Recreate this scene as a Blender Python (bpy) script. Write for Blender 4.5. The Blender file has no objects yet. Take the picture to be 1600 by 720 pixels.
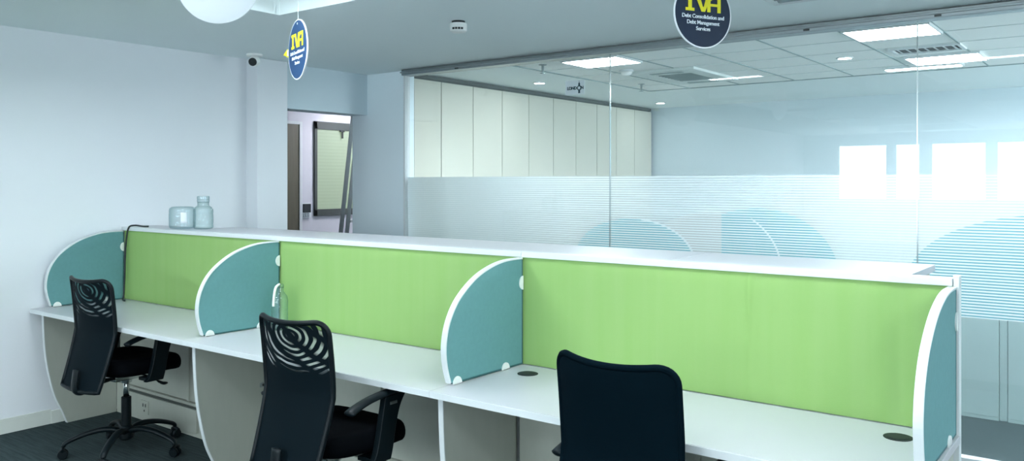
import bpy, bmesh, math, random
from mathutils import Vector, Matrix
random.seed(4)
S = bpy.context.scene
COL = S.collection
PI = math.pi

# ------------------------------------------------------------------ materials
def nodes(name):
    m = bpy.data.materials.new(name); m.use_nodes = True
    nt = m.node_tree; nt.nodes.clear()
    out = nt.nodes.new('ShaderNodeOutputMaterial')
    return m, nt, out
def N(nt, t, **kw):
    n = nt.nodes.new(t)
    for k, v in kw.items():
        if k in n.inputs: n.inputs[k].default_value = v
        else: setattr(n, k, v)
    return n
def srgb(r, g, b):
    f = lambda c: (c/255/12.92) if c/255 <= .04045 else ((c/255+.055)/1.055)**2.4
    return (f(r), f(g), f(b), 1)
def mat(name, col, rough=.5, metal=0, var=.06, scale=6, bump=0, bscale=200, spec=.5, coat=0, stretch=(1, 1, 1)):
    m, nt, out = nodes(name)
    p = N(nt, 'ShaderNodeBsdfPrincipled', Roughness=rough, Metallic=metal)
    p.inputs['Specular IOR Level'].default_value = spec
    p.inputs['Coat Weight'].default_value = coat
    tc = N(nt, 'ShaderNodeTexCoord'); mp = N(nt, 'ShaderNodeMapping'); mp.inputs['Scale'].default_value = stretch
    nt.links.new(tc.outputs['Object'], mp.inputs[0])
    no = N(nt, 'ShaderNodeTexNoise', Scale=scale, Detail=4.)
    nt.links.new(mp.outputs[0], no.inputs['Vector'])
    mr = N(nt, 'ShaderNodeMapRange'); mr.inputs['To Min'].default_value = 1-var; mr.inputs['To Max'].default_value = 1+var
    nt.links.new(no.outputs[0], mr.inputs[0])
    mx = N(nt, 'ShaderNodeMix', data_type='RGBA', blend_type='MULTIPLY'); mx.inputs[0].default_value = 1
    mx.inputs[6].default_value = col
    nt.links.new(mr.outputs[0], mx.inputs[7]); nt.links.new(mx.outputs[2], p.inputs['Base Color'])
    if bump:
        n2 = N(nt, 'ShaderNodeTexNoise', Scale=bscale, Detail=2.); nt.links.new(mp.outputs[0], n2.inputs['Vector'])
        b = N(nt, 'ShaderNodeBump', Strength=bump, Distance=.002); nt.links.new(n2.outputs[0], b.inputs['Height'])
        nt.links.new(b.outputs[0], p.inputs['Normal'])
    nt.links.new(p.outputs[0], out.inputs[0])
    return m
def emit(name, col, s):
    m, nt, out = nodes(name)
    e = N(nt, 'ShaderNodeEmission', Color=col, Strength=s)
    nt.links.new(e.outputs[0], out.inputs[0]); return m

LIGHT = (0.88, 1.0, 1.06, 1)
M = {}
M['wall'] = mat('wall_paint', (.77, .795, .825, 1), .6, var=.012, scale=2, bump=.05, bscale=90)
M['wall_blue'] = mat('bluish_wall_paint', (.62, .72, .77, 1), .6, var=.012, scale=2)
M['wall_end'] = mat('pale_blue_wall_paint', (.82, .92, .96, 1), .6, var=.012, scale=2)
M['lavender'] = mat('lavender_grey_paint', (.62, .62, .67, 1), .6, var=.02, scale=2)
M['ceil'] = mat('ceiling_paint', (.88, .955, .955, 1), .8, var=.012, scale=2)
M['white'] = mat('white_laminate', (.525, .525, .555, 1), .28, var=.012, scale=8)
M['edge'] = mat('white_edge_band', (.70, .74, .75, 1), .35, var=.01)
M['leg'] = mat('pale_grey_laminate', (.42, .44, .385, 1), .42, var=.05, scale=30, stretch=(1, 1, .3))
M['teal'] = mat('teal_fabric', (.13, .29, .30, 1), .85, var=.07, scale=60, bump=.25, bscale=700, spec=.2)
M['tealdark'] = mat('dark_teal_piping', (.03, .11, .12, 1), .7)
M['clip'] = mat('white_plastic', (.86, .88, .86, 1), .35, var=.01)
M['black'] = mat('black_plastic', (.0015, .005, .007, 1), .42, spec=.2, var=.1)
M['cushion'] = mat('black_seat_fabric', (.0015, .002, .003, 1), .8, var=.2, scale=300, bump=.3, bscale=900, spec=.03)
M['navy'] = mat('dark_navy_fabric', (.0012, .0060, .0100, 1), .8, var=.15, scale=400, bump=.3, bscale=900, spec=.03)
M['chrome'] = mat('chrome', (.62, .66, .66, 1), .18, 1, var=.02)
M['alu'] = mat('brushed_aluminium', (.36, .40, .41, 1), .38, 1, var=.06, scale=20)
M['dark'] = mat('dark_rubber', (.012, .018, .02, 1), .6)
M['darkframe'] = mat('dark_bronze_frame', (.05, .06, .055, 1), .4)
M['brown'] = mat('olive_brown_wood', (.105, .095, .06, 1), .45, var=.25, scale=8, stretch=(6, 6, .4))
M['skirt'] = mat('cream_skirting_tile', (.68, .71, .66, 1), .35, var=.05, scale=10)
M['sign_navy'] = mat('navy_sign_board', (.003, .014, .042, 1), .6, var=.03)
M['sign_blue'] = mat('blue_sign_board', (.010, .050, .14, 1), .6, var=.03)
M['yellow'] = mat('yellow_print', (.80, .72, .02, 1), .5, var=.02)
M['paper'] = mat('white_board', (.88, .91, .95, 1), .5, var=.01)
M['white_ink'] = mat('white_print', (.82, .88, .92, 1), .5, var=.01)
M['ink'] = mat('dark_print', (.012, .05, .065, 1), .6)
M['palesign'] = mat('pale_grey_card', (.74, .82, .84, 1), .5, var=.02)
M['tile'] = mat('mineral_ceiling_tile', (.93, .95, .925, 1), .9, var=.02, scale=150)
M['seam'] = mat('tile_seam', (.27, .35, .35, 1), .7)
M['tgrid'] = mat('pale_tile_seam', (.70, .76, .74, 1), .7)
M['cab'] = mat('cream_cabinet_laminate', (.62, .61, .52, 1), .35, var=.03, scale=12, stretch=(3, 3, .3))
M['cabgap'] = mat('dark_cabinet_gap', (.07, .085, .08, 1), .6)
M['led'] = emit('led_diffuser', LIGHT, 30)
M['led_far'] = emit('led_diffuser_beyond_glass', LIGHT, 88)
M['partition'] = mat('pale_green_grey_panel', (.36, .46, .455, 1), .45, var=.03)

def carpet():
    m, nt, out = nodes('dark_teal_carpet')
    p = N(nt, 'ShaderNodeBsdfPrincipled', Roughness=.95); p.inputs['Specular IOR Level'].default_value = .15
    tc = N(nt, 'ShaderNodeTexCoord')
    mp = N(nt, 'ShaderNodeMapping'); mp.inputs['Scale'].default_value = (4, 60, 1); mp.inputs['Rotation'].default_value = (0, 0, .25)
    nt.links.new(tc.outputs['Object'], mp.inputs[0])
    n1 = N(nt, 'ShaderNodeTexNoise', Scale=1.2, Detail=5., Roughness=.7); nt.links.new(mp.outputs[0], n1.inputs['Vector'])
    n2 = N(nt, 'ShaderNodeTexNoise', Scale=400., Detail=2.); nt.links.new(tc.outputs['Object'], n2.inputs['Vector'])
    ad = N(nt, 'ShaderNodeMath', operation='MULTIPLY'); nt.links.new(n1.outputs[0], ad.inputs[0]); nt.links.new(n2.outputs[0], ad.inputs[1])
    cr = N(nt, 'ShaderNodeValToRGB'); cr.color_ramp.elements[0].position = .12; cr.color_ramp.elements[1].position = .42
    cr.color_ramp.elements[0].color = (.013, .024, .026, 1); cr.color_ramp.elements[1].color = (.062, .086, .09, 1)
    nt.links.new(ad.outputs[0], cr.inputs[0]); nt.links.new(cr.outputs[0], p.inputs['Base Color'])
    b = N(nt, 'ShaderNodeBump', Strength=.5, Distance=.004); nt.links.new(ad.outputs[0], b.inputs['Height']); nt.links.new(b.outputs[0], p.inputs['Normal'])
    nt.links.new(p.outputs[0], out.inputs[0]); return m
M['carpet'] = carpet()

def green():
    m, nt, out = nodes('lime_green_fabric')
    p = N(nt, 'ShaderNodeBsdfPrincipled', Roughness=.8); p.inputs['Specular IOR Level'].default_value = .25
    tc = N(nt, 'ShaderNodeTexCoord')
    mp = N(nt, 'ShaderNodeMapping'); mp.inputs['Scale'].default_value = (5, 1, .35); nt.links.new(tc.outputs['Object'], mp.inputs[0])
    n1 = N(nt, 'ShaderNodeTexNoise', Scale=3., Detail=3.); nt.links.new(mp.outputs[0], n1.inputs['Vector'])
    cr = N(nt, 'ShaderNodeValToRGB')
    cr.color_ramp.elements[0].position = .3; cr.color_ramp.elements[1].position = .75
    cr.color_ramp.elements[0].color = (.26, .43, .135, 1); cr.color_ramp.elements[1].color = (.285, .45, .155, 1)
    nt.links.new(n1.outputs[0], cr.inputs[0]); nt.links.new(cr.outputs[0], p.inputs['Base Color'])
    wv = N(nt, 'ShaderNodeTexNoise', Scale=500., Detail=1.); nt.links.new(tc.outputs['Object'], wv.inputs['Vector'])
    b = N(nt, 'ShaderNodeBump', Strength=.15, Distance=.002); nt.links.new(wv.outputs[0], b.inputs['Height']); nt.links.new(b.outputs[0], p.inputs['Normal'])
    nt.links.new(p.outputs[0], out.inputs[0]); return m
M['green'] = green()

def glass(name, tint=(.978, .988, .988, 1), ior=1.5, rough=0.0, diff=0.0, edge=None):
    m, nt, out = nodes(name)
    t = N(nt, 'ShaderNodeBsdfTransparent', Color=tint)
    g = N(nt, 'ShaderNodeBsdfGlossy', Color=(1, 1, 1, 1), Roughness=rough)
    f = N(nt, 'ShaderNodeFresnel'); ge = N(nt, 'ShaderNodeNewGeometry')
    io = N(nt, 'ShaderNodeMix', data_type='FLOAT'); io.inputs[2].default_value = ior; io.inputs[3].default_value = 1/ior   # both faces of a thin sheet mirror alike
    nt.links.new(ge.outputs['Backfacing'], io.inputs[0]); nt.links.new(io.outputs[0], f.inputs['IOR'])
    if edge:   # thin plastic reads darker where the wall turns edge on
        lw = N(nt, 'ShaderNodeLayerWeight', Blend=.35); cm = N(nt, 'ShaderNodeMix', data_type='RGBA'); cm.inputs[6].default_value = tint; cm.inputs[7].default_value = edge
        nt.links.new(lw.outputs['Facing'], cm.inputs[0]); nt.links.new(cm.outputs[2], t.inputs[0])
    x = N(nt, 'ShaderNodeMixShader'); nt.links.new(f.outputs[0], x.inputs[0]); nt.links.new(t.outputs[0], x.inputs[1]); nt.links.new(g.outputs[0], x.inputs[2])
    last = x
    if diff:
        d = N(nt, 'ShaderNodeBsdfDiffuse', Color=(.75, .85, .87, 1)); y = N(nt, 'ShaderNodeMixShader', Fac=diff)
        nt.links.new(x.outputs[0], y.inputs[1]); nt.links.new(d.outputs[0], y.inputs[2]); last = y
    nt.links.new(last.outputs[0], out.inputs[0]); return m
M['glass'] = glass('clear_partition_glass', diff=.03)
M['pet'] = glass('clear_bottle_plastic', (.90, .965, .96, 1), 1.45, .03, .05, edge=(.35, .50, .50, 1))
M['jarp'] = glass('blue_tinted_jar_plastic', (.89, .95, .955, 1), 1.45, .03, .04, edge=(.30, .46, .48, 1))

def film():
    """white striped privacy film with a print of overlapping swooshes, in the pane's own X/Z metres"""
    m, nt, out = nodes('striped_privacy_film')
    L = nt.links.new
    tc = N(nt, 'ShaderNodeTexCoord'); sp = N(nt, 'ShaderNodeSeparateXYZ'); L(tc.outputs['Object'], sp.inputs[0])
    def math_(op, a, b=None, c=None):
        n = N(nt, 'ShaderNodeMath', operation=op)
        for i, v in enumerate((a, b, c)):
            if v is None: continue
            if isinstance(v, (int, float)): n.inputs[i].default_value = v
            else: L(v, n.inputs[i])
        return n.outputs[0]
    X, Z = sp.outputs[0], sp.outputs[2]
    def ell(cx, cz, rx, rz):
        a = math_('DIVIDE', math_('SUBTRACT', X, cx), rx); b = math_('DIVIDE', math_('SUBTRACT', Z, cz), rz)
        return math_('SQRT', math_('ADD', math_('MULTIPLY', a, a), math_('MULTIPLY', b, b)))
    inside = lambda e: math_('LESS_THAN', e, 1.0)
    ring = lambda e, w: math_('COMPARE', e, 1.0, w)
    e1 = ell(-2.85, 1.0, .47, .285); e3 = ell(-1.95, .98, .50, .395); e5 = ell(-2.4, 1.0, .60, .42); e4 = ell(-.35, .98, .72, .39)
    e6 = ell(1.6, .98, .9, .4)
    right = math_('GREATER_THAN', X, -2.19)
    teal = math_('MAXIMUM', math_('MAXIMUM', inside(e1), math_('MULTIPLY', inside(e3), right)), math_('MAXIMUM', inside(e4), inside(e6)))
    beige = math_('MULTIPLY', math_('SUBTRACT', 1.0, math_('MAXIMUM', inside(e1), right)),
                  math_('MULTIPLY', inside(ell(-2.2, .98, .62, .37)), 1.0))
    arcs = math_('MAXIMUM', math_('MULTIPLY', ring(e1, .018), math_('GREATER_THAN', X, -2.78)), math_('MULTIPLY', ring(e5, .010), math_('GREATER_THAN', X, -1.99)))
    fr = math_('FRACT', math_('DIVIDE', Z, .0162))
    stripe = math_('LESS_THAN', fr, .60)
    # colours
    base = N(nt, 'ShaderNodeMix', data_type='RGBA'); base.inputs[6].default_value = (.72, .80, .815, 1); base.inputs[7].default_value = (.10, .40, .46, 1); L(teal, base.inputs[0])
    b2 = N(nt, 'ShaderNodeMix', data_type='RGBA'); L(beige, b2.inputs[0]); L(base.outputs[2], b2.inputs[6]); b2.inputs[7].default_value = (.52, .52, .50, 1)
    wh = N(nt, 'ShaderNodeMix', data_type='RGBA'); L(math_('MAXIMUM', stripe, arcs), wh.inputs[0]); L(b2.outputs[2], wh.inputs[6]); wh.inputs[7].default_value = (.82, .88, .89, 1)
    # opacity
    pr = math_('MAXIMUM', teal, beige)
    fade = N(nt, 'ShaderNodeMapRange', interpolation_type='SMOOTHSTEP'); L(X, fade.inputs[0]); fade.inputs['From Min'].default_value = -4.2; fade.inputs['From Max'].default_value = -2.9; fade.inputs['To Min'].default_value = .89; fade.inputs['To Max'].default_value = .40
    fad2 = N(nt, 'ShaderNodeMapRange', interpolation_type='SMOOTHSTEP'); L(X, fad2.inputs[0]); fad2.inputs['From Min'].default_value = -1.75; fad2.inputs['From Max'].default_value = -1.35; fad2.inputs['To Min'].default_value = 0; fad2.inputs['To Max'].default_value = .36
    free = math_('ADD', fade.outputs[0], fad2.outputs[0])
    gm = N(nt, 'ShaderNodeMix', data_type='FLOAT'); L(pr, gm.inputs[0]); L(free, gm.inputs[2]); gm.inputs[3].default_value = .92
    gap = gm.outputs[0]
    op = N(nt, 'ShaderNodeMix', data_type='FLOAT'); L(math_('MAXIMUM', stripe, arcs), op.inputs[0]); L(gap, op.inputs[2]); op.inputs[3].default_value = .90
    d = N(nt, 'ShaderNodeBsdfDiffuse'); t = N(nt, 'ShaderNodeBsdfTranslucent'); L(wh.outputs[2], d.inputs[0]); L(wh.outputs[2], t.inputs[0])
    dt = N(nt, 'ShaderNodeMixShader', Fac=.32); L(d.outputs[0], dt.inputs[1]); L(t.outputs[0], dt.inputs[2])
    tr = N(nt, 'ShaderNodeBsdfTransparent'); x = N(nt, 'ShaderNodeMixShader')
    L(op.outputs[0], x.inputs[0]); L(tr.outputs[0], x.inputs[1]); L(dt.outputs[0], x.inputs[2]); L(x.outputs[0], out.inputs[0])
    return m
M['film'] = film()

def mesh_fabric():
    """open-weave chair mesh: two crossed weaves whose openness beats in curved bands, closed in the lower half"""
    m, nt, out = nodes('black_open_weave_mesh'); L = nt.links.new
    p = N(nt, 'ShaderNodeBsdfPrincipled', Roughness=.7); p.inputs['Base Color'].default_value = (.0015, .006, .009, 1); p.inputs['Specular IOR Level'].default_value = .08
    tc = N(nt, 'ShaderNodeTexCoord'); mp = N(nt, 'ShaderNodeMapping')
    mp.inputs['Location'].default_value = (-.02, 0, -.93); mp.inputs['Scale'].default_value = (1.0, .0, 1.55); mp.vector_type = 'POINT'
    L(tc.outputs['Object'], mp.inputs[0])
    mp.inputs['Location'].default_value = (-.03, 0, -.95*1.55)
    w = N(nt, 'ShaderNodeTexWave', wave_type='RINGS', rings_direction='SPHERICAL', wave_profile='SIN'); w.inputs['Scale'].default_value = 9.5; w.inputs['Distortion'].default_value = 3.0; w.inputs['Detail'].default_value = 1.; w.inputs['Detail Scale'].default_value = 1.0
    L(mp.outputs[0], w.inputs['Vector'])
    sp = N(nt, 'ShaderNodeSeparateXYZ'); L(tc.outputs['Object'], sp.inputs[0])
    hi = N(nt, 'ShaderNodeMapRange', interpolation_type='SMOOTHSTEP'); hi.inputs['From Min'].default_value = .80; hi.inputs['From Max'].default_value = .84
    L(sp.outputs[2], hi.inputs[0])
    cr = N(nt, 'ShaderNodeMapRange'); cr.inputs['From Min'].default_value = .52; cr.inputs['From Max'].default_value = .80; cr.inputs['To Max'].default_value = .50; L(w.outputs[1], cr.inputs[0])
    w2 = N(nt, 'ShaderNodeTexWave', wave_type='BANDS', bands_direction='DIAGONAL'); w2.inputs['Scale'].default_value = 5.0; w2.inputs['Distortion'].default_value = 5.0; w2.inputs['Detail Scale'].default_value = .8; L(mp.outputs[0], w2.inputs['Vector'])
    c2 = N(nt, 'ShaderNodeMapRange'); c2.inputs['From Min'].default_value = .15; c2.inputs['From Max'].default_value = .75; L(w2.outputs[1], c2.inputs[0])
    m0 = N(nt, 'ShaderNodeMath', operation='MULTIPLY'); L(cr.outputs[0], m0.inputs[0]); L(c2.outputs[0], m0.inputs[1])
    mu = N(nt, 'ShaderNodeMath', operation='MULTIPLY'); L(m0.outputs[0], mu.inputs[0]); L(hi.outputs[0], mu.inputs[1])
    tr = N(nt, 'ShaderNodeBsdfTransparent'); x = N(nt, 'ShaderNodeMixShader'); L(mu.outputs[0], x.inputs[0]); L(p.outputs[0], x.inputs[1]); L(tr.outputs[0], x.inputs[2]); L(x.outputs[0], out.inputs[0])
    return m
M['mesh'] = mesh_fabric()

def blind():
    m, nt, out = nodes('green_white_lit_blind'); L = nt.links.new
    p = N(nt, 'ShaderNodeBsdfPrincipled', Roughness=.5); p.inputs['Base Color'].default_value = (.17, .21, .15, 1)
    p.inputs['Emission Color'].default_value = (.62, .80, .55, 1); p.inputs['Emission Strength'].default_value = .28  # weak glow put into the blind for light from the room behind
    tc = N(nt, 'ShaderNodeTexCoord'); w = N(nt, 'ShaderNodeTexWave', bands_direction='Z'); w.inputs['Scale'].default_value = 9; L(tc.outputs['Object'], w.inputs['Vector'])
    b = N(nt, 'ShaderNodeBump', Strength=.2, Distance=.003); L(w.outputs[1], b.inputs['Height']); L(b.outputs[0], p.inputs['Normal'])
    L(p.outputs[0], out.inputs[0]); return m
M['blind'] = blind()

def board():
    m, nt, out = nodes('white_translucent_board'); L = nt.links.new
    d = N(nt, 'ShaderNodeBsdfDiffuse', Color=(.92, .94, .96, 1)); t = N(nt, 'ShaderNodeBsdfTranslucent', Color=(.92, .94, .97, 1)); x = N(nt, 'ShaderNodeMixShader', Fac=.7)
    L(d.outputs[0], x.inputs[1]); L(t.outputs[0], x.inputs[2]); L(x.outputs[0], out.inputs[0]); return m
M['board'] = board()

# ------------------------------------------------------------------ mesh helpers
class MB:
    def __init__(s): s.bm = bmesh.new()
    def box(s, x0, x1, y0, y1, z0, z1, bev=0):
        r = bmesh.ops.create_cube(s.bm, size=1)
        for v in r['verts']:
            v.co = Vector(((x0+x1)/2+v.co.x*(x1-x0), (y0+y1)/2+v.co.y*(y1-y0), (z0+z1)/2+v.co.z*(z1-z0)))
        if bev:
            es = list({e for v in r['verts'] for e in v.link_edges})
            bmesh.ops.bevel(s.bm, geom=es, offset=bev, segments=2, affect='EDGES', profile=.6)
        return s
    def prism(s, pts, axis, a, b):
        """closed outline (2-D) swept along an axis from a to b"""
        def P(u, v, t): return {'x': (t, u, v), 'y': (u, t, v), 'z': (u, v, t)}[axis]
        A = [s.bm.verts.new(P(u, v, a)) for u, v in pts]; B = [s.bm.verts.new(P(u, v, b)) for u, v in pts]
        n = len(pts)
        s.bm.faces.new(A); s.bm.faces.new(B[::-1])
        for i in range(n): s.bm.faces.new((A[i], B[i], B[(i+1) % n], A[(i+1) % n]))
        return s
    def ribbon(s, outer, inner, axis, a, b):
        """open band between two curves, swept along an axis"""
        n = len(outer)
        def P(u, v, t): return {'x': (t, u, v), 'y': (u, t, v), 'z': (u, v, t)}[axis]
        q = [[s.bm.verts.new(P(*c[i], t)) for i in range(n)] for c in (outer, inner) for t in (a, b)]
        oa, ob, ia, ib = q
        for i in range(n-1):
            for A, B in ((oa, ob), (ob, ib), (ib, ia), (ia, oa)):
                s.bm.faces.new((A[i], A[i+1], B[i+1], B[i]))
        for i in (0, n-1): s.bm.faces.new((oa[i], ob[i], ib[i], ia[i]))
        return s
    def lathe(s, prof, c=(0, 0, 0), seg=24, axis='z'):
        """profile of (radius, height) turned about an axis"""
        rings = []
        for r, h in prof:
            ring = []
            for k in range(seg):
                a = 2*PI*k/seg; x, y = r*math.cos(a), r*math.sin(a)
                p = {'z': (x, y, h), 'x': (h, x, y), 'y': (x, h, y)}[axis]
                ring.append(s.bm.verts.new(Vector(p)+Vector(c)))
            rings.append(ring)
        for A, B in zip(rings, rings[1:]):
            for k in range(seg): s.bm.faces.new((A[k], A[(k+1) % seg], B[(k+1) % seg], B[k]))
        s.bm.faces.new(rings[0][::-1]); s.bm.faces.new(rings[-1])
        return s
    def tube(s, pts, r, seg=10, flat=None):
        """swept tube; r a number or a list; flat=(sx,sy) squashes the section"""
        pts = [Vector(p) for p in pts]; rs = r if isinstance(r, (list, tuple)) else [r]*len(pts)
        rings = []; prev = None
        for i, p in enumerate(pts):
            t = (pts[min(i+1, len(pts)-1)]-pts[max(i-1, 0)]).normalized()
            up = prev if prev is not None else (Vector((0, 0, 1)) if abs(t.z) < .9 else Vector((0, 1, 0)))
            u = (up-t*up.dot(t)).normalized(); w = t.cross(u); prev = u
            fu, fw = flat if flat else (1, 1)
            rings.append([s.bm.verts.new(p+u*(rs[i]*fu*math.cos(2*PI*k/seg))+w*(rs[i]*fw*math.sin(2*PI*k/seg))) for k in range(seg)])
        for A, B in zip(rings, rings[1:]):
            for k in range(seg): s.bm.faces.new((A[k], A[(k+1) % seg], B[(k+1) % seg], B[k]))
        s.bm.faces.new(rings[0][::-1]); s.bm.faces.new(rings[-1])
        return s
    def grid(s, fn, nu, nv, thick=None):
        V = [[s.bm.verts.new(fn(i/nu, j/nv)) for j in range(nv+1)] for i in range(nu+1)]
        for i in range(nu):
            for j in range(nv): s.bm.faces.new((V[i][j], V[i+1][j], V[i+1][j+1], V[i][j+1]))
        return s
    def build(s, name, m, parent=None, smooth=False, sub=0, bev=0, solid=0, loc=None):
        bmesh.ops.recalc_face_normals(s.bm, faces=s.bm.faces)
        me = bpy.data.meshes.new(name); s.bm.to_mesh(me); s.bm.free()
        me.materials.append(M[m] if isinstance(m, str) else m)
        o = bpy.data.objects.new(name, me); COL.objects.link(o)
        if loc: o.location = loc
        if parent is not None: o.parent = parent
        if smooth:
            for p in me.polygons: p.use_smooth = True
            if smooth == 'angle': me.set_sharp_from_angle(angle=.7)
        if solid: md = o.modifiers.new('solid', 'SOLIDIFY'); md.thickness = solid; md.offset = 0
        if bev:
            md = o.modifiers.new('bevel', 'BEVEL'); md.width = bev; md.segments = 2; md.limit_method = 'ANGLE'; md.angle_limit = .9
        if sub: md = o.modifiers.new('sub', 'SUBSURF'); md.levels = sub; md.render_levels = sub
        return o
def crom(pts, n=6):
    pts = [Vector(p) for p in pts]; out = []
    for i in range(len(pts)-1):
        p0, p1, p2, p3 = pts[max(i-1, 0)], pts[i], pts[i+1], pts[min(i+2, len(pts)-1)]
        for k in range(n):
            t = k/n
            out.append(.5*((2*p1)+(p2-p0)*t+(2*p0-5*p1+4*p2-p3)*t*t+(3*p1-p0-3*p2+p3)*t**3))
    out.append(pts[-1]); return out
def thing(name, label, cat, loc=(0, 0, 0), rz=0, group=None):
    o = bpy.data.objects.new(name, None); COL.objects.link(o); o.empty_display_size = .1
    o.location = loc; o.rotation_euler = (0, 0, rz); tag(o, label, cat, group); return o
def tag(o, label, cat, group=None):
    o['label'] = label; o['category'] = cat
    if group: o['group'] = group
    return o
def struct(o):
    o['kind'] = 'structure'; return o
def dup(o, parent=None):
    c = o.copy(); COL.objects.link(c)
    if parent is not None: c.parent = parent
    for ch in list(o.children): dup(ch, c)
    return c
def lettering(txt, size, m, parent, loc, name='lettering', depth=.0012, bold=0, rot=(PI/2, 0, 0), align='CENTER', space=1):
    cu = bpy.data.curves.new(name, 'FONT'); cu.body = txt; cu.size = size; cu.align_x = align; cu.align_y = 'CENTER'; cu.extrude = depth; cu.offset = bold; cu.space_character = space
    t = bpy.data.objects.new('tmp', cu); COL.objects.link(t)
    bpy.context.view_layer.update()
    me = bpy.data.meshes.new_from_object(t.evaluated_get(bpy.context.evaluated_depsgraph_get()))
    bpy.data.objects.remove(t)
    me.materials.clear(); me.materials.append(M[m]); me.name = name
    o = bpy.data.objects.new(name, me); COL.objects.link(o); o.parent = parent; o.location = loc; o.rotation_euler = rot
    return o

# ------------------------------------------------------------------ plan (metres; camera stands over the origin)
CAM_H, YAW = 1.538, .6484
XL, XR = -5.56, 3.2              # left wall, right wall
YB, YG, YF = -7.0, 5.148, 9.70   # rear wall, glass line, far wall
ZC = 2.50
X0, W = -5.504, 1.6776           # first divider, bay width
YS = 2.906                       # face of the green screens
YD = 2.318                       # front edge of the desks
ZD = .75

# ------------------------------------------------------------------ shell
struct(MB().box(-8.2, XR+.2, YB-.2, YF+.2, -.12, 0).build('floor', 'carpet'))
# lowered ceiling with shallow lit trays
trays = []
for cx0, cx1 in ((-3.95, -2.30), (-1.55, .15), (.95, 2.6)):
    for ry0, ry1 in ((1.35, 3.0), (-.55, 1.0), (-2.5, -.95), (-4.45, -2.9), (-6.4, -4.85)):
        trays.append((cx0, cx1, ry0, ry1))
TR = .15
cb = MB()
xs = sorted({-5.80, XR} | {t[0] for t in trays} | {t[1] for t in trays}); ys = sorted({YB, YG+.06} | {t[2] for t in trays} | {t[3] for t in trays})
for a, b in zip(xs, xs[1:]):
    for c, d in zip(ys, ys[1:]):
        mx, my = (a+b)/2, (c+d)/2
        hole = any(t[0] < mx < t[1] and t[2] < my < t[3] for t in trays)
        cb.box(a, b, c, d, ZC+(TR if hole else 0), ZC+.3)
struct(cb.build('ceiling', 'ceil'))
struct(MB().box(XL-.16, XL, YB, 4.20, 0, ZC).build('wall_left', 'wall'))
struct(MB().box(XL-.16, -5.425, 3.915, 4.20, 0, ZC-.001).build('pillar', 'wall', bev=.004))
struct(MB().box(-5.72, -5.526, 4.20, YG, 2.14, ZC).build('lintel', 'wall_blue'))
struct(MB().box(-5.72, -5.045, YG, YG+.10, 0, ZC).box(-5.72, -5.62, YG+.10, YF, 0, ZC).build('wall_end', 'wall_end'))
wr = MB().box(XR, XR+.16, YB, YG+.05, 0, .35).box(XR, XR+.16, YB, YG+.05, 1.55, ZC+.3)
for a, b in ((YB, -3.6), (-1.6, YG+.05)): wr.box(XR, XR+.16, a, b, .35, 1.55)
struct(wr.build('wall_right', 'wall'))
for i, (a, b) in enumerate(((-3.6, -1.6),)):  # unseen window, added to brighten the ceiling on this side
    f = MB()
    for bx in ((a, a+.03, .35, 1.55), (b-.03, b, .35, 1.55), (a, b, .35, .38), (a, b, 1.52, 1.55)): f.box(XR+.05, XR+.10, bx[0], bx[1], bx[2], bx[3])
    f = struct(f.build('window_%d' % (11+i), 'edge')); MB().box(XR+.072, XR+.08, a+.03, b-.03, .38, 1.52).build('pane', 'glass', f)
# baseboard of the left wall, with the step where the higher tile begins
struct(MB().box(XL, XL+.012, YB, 2.452, 0, .092, .002).box(XL, XL+.016, 2.452, 2.70, 0, .082, .002).build('baseboard_left', 'skirt'))

# rear wall with a ribbon of windows
WX = [(-4.9, -3.95), (-3.83, -3.36), (-3.20, -2.25), (-2.12, -1.17), (-1.05, -.1), (.02, .97), (1.09, 2.04)]
rb = MB(); rb.box(XL, XR, YB-.16, YB, 0, 1.18).box(XL, XR, YB-.16, YB, 2.30, ZC+.3)
ed = [XL]+[v for w in WX for v in w]+[XR]
for a, b in zip(ed[::2], ed[1::2]): rb.box(a, b, YB-.16, YB, 1.18, 2.30)
struct(rb.build('wall_rear', 'wall'))
for i, (a, b) in enumerate(WX):
    f = MB()
    for bx in ((a, a+.03, 1.18, 2.30), (b-.03, b, 1.18, 2.30), (a, b, 1.18, 1.21), (a, b, 2.27, 2.30)): f.box(bx[0], bx[1], YB-.10, YB-.05, bx[2], bx[3])
    fo = struct(f.build('window_%d' % (i+1), 'edge'))
    MB().box(a+.03, b-.03, YB-.08, YB-.072, 1.21, 2.27).build('pane', 'glass', fo)

# corridor behind the opening
struct(MB().box(-7.16, -7.0, 3.4, 7.4, 0, ZC).build('wall_corridor', 'lavender'))
struct(MB().box(-7.0, -5.72, 7.24, 7.4, 0, ZC).box(-7.0, -5.72, 3.4, 3.56, 0, ZC).build('wall_corridor_end', 'lavender'))
struct(MB().box(-7.16, -5.72, 3.4, 7.4, ZC, ZC+.3).build('ceiling_corridor', 'ceil'))
door = struct(MB().box(-7.0, -6.955, 5.30, 5.53, 0, 2.14).build('door_1', 'brown'))
MB().box(-7.0, -6.945, 5.53, 5.565, 0, 2.17).box(-7.0, -6.945, 5.265, 5.30, 0, 2.17).box(-7.0, -6.945, 5.30, 5.53, 2.14, 2.17).build('door_frame', 'edge', door)
win = MB()
y0, y1, z0, z1 = 5.755, 6.45, 1.185, 2.19
for bx in ((y0, y0+.035, z0, z1), (y1-.035, y1, z0, z1), (y0, y1, z0, z0+.07), (y0, y1, z1-.085, z1)): win.box(-7.0, -6.978, bx[0], bx[1], bx[2], bx[3], .003)
win = struct(win.build('window_8', 'darkframe'))
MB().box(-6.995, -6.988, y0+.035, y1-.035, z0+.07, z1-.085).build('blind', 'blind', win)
MB().box(-6.978, -6.965, y0+.34, y0+.40, z1-.10, z1-.08).box(-6.975, -6.965, y0+.365, y0+.385, z1-.17, z1-.10, .003).build('blind_clip', 'dark', win)
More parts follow.
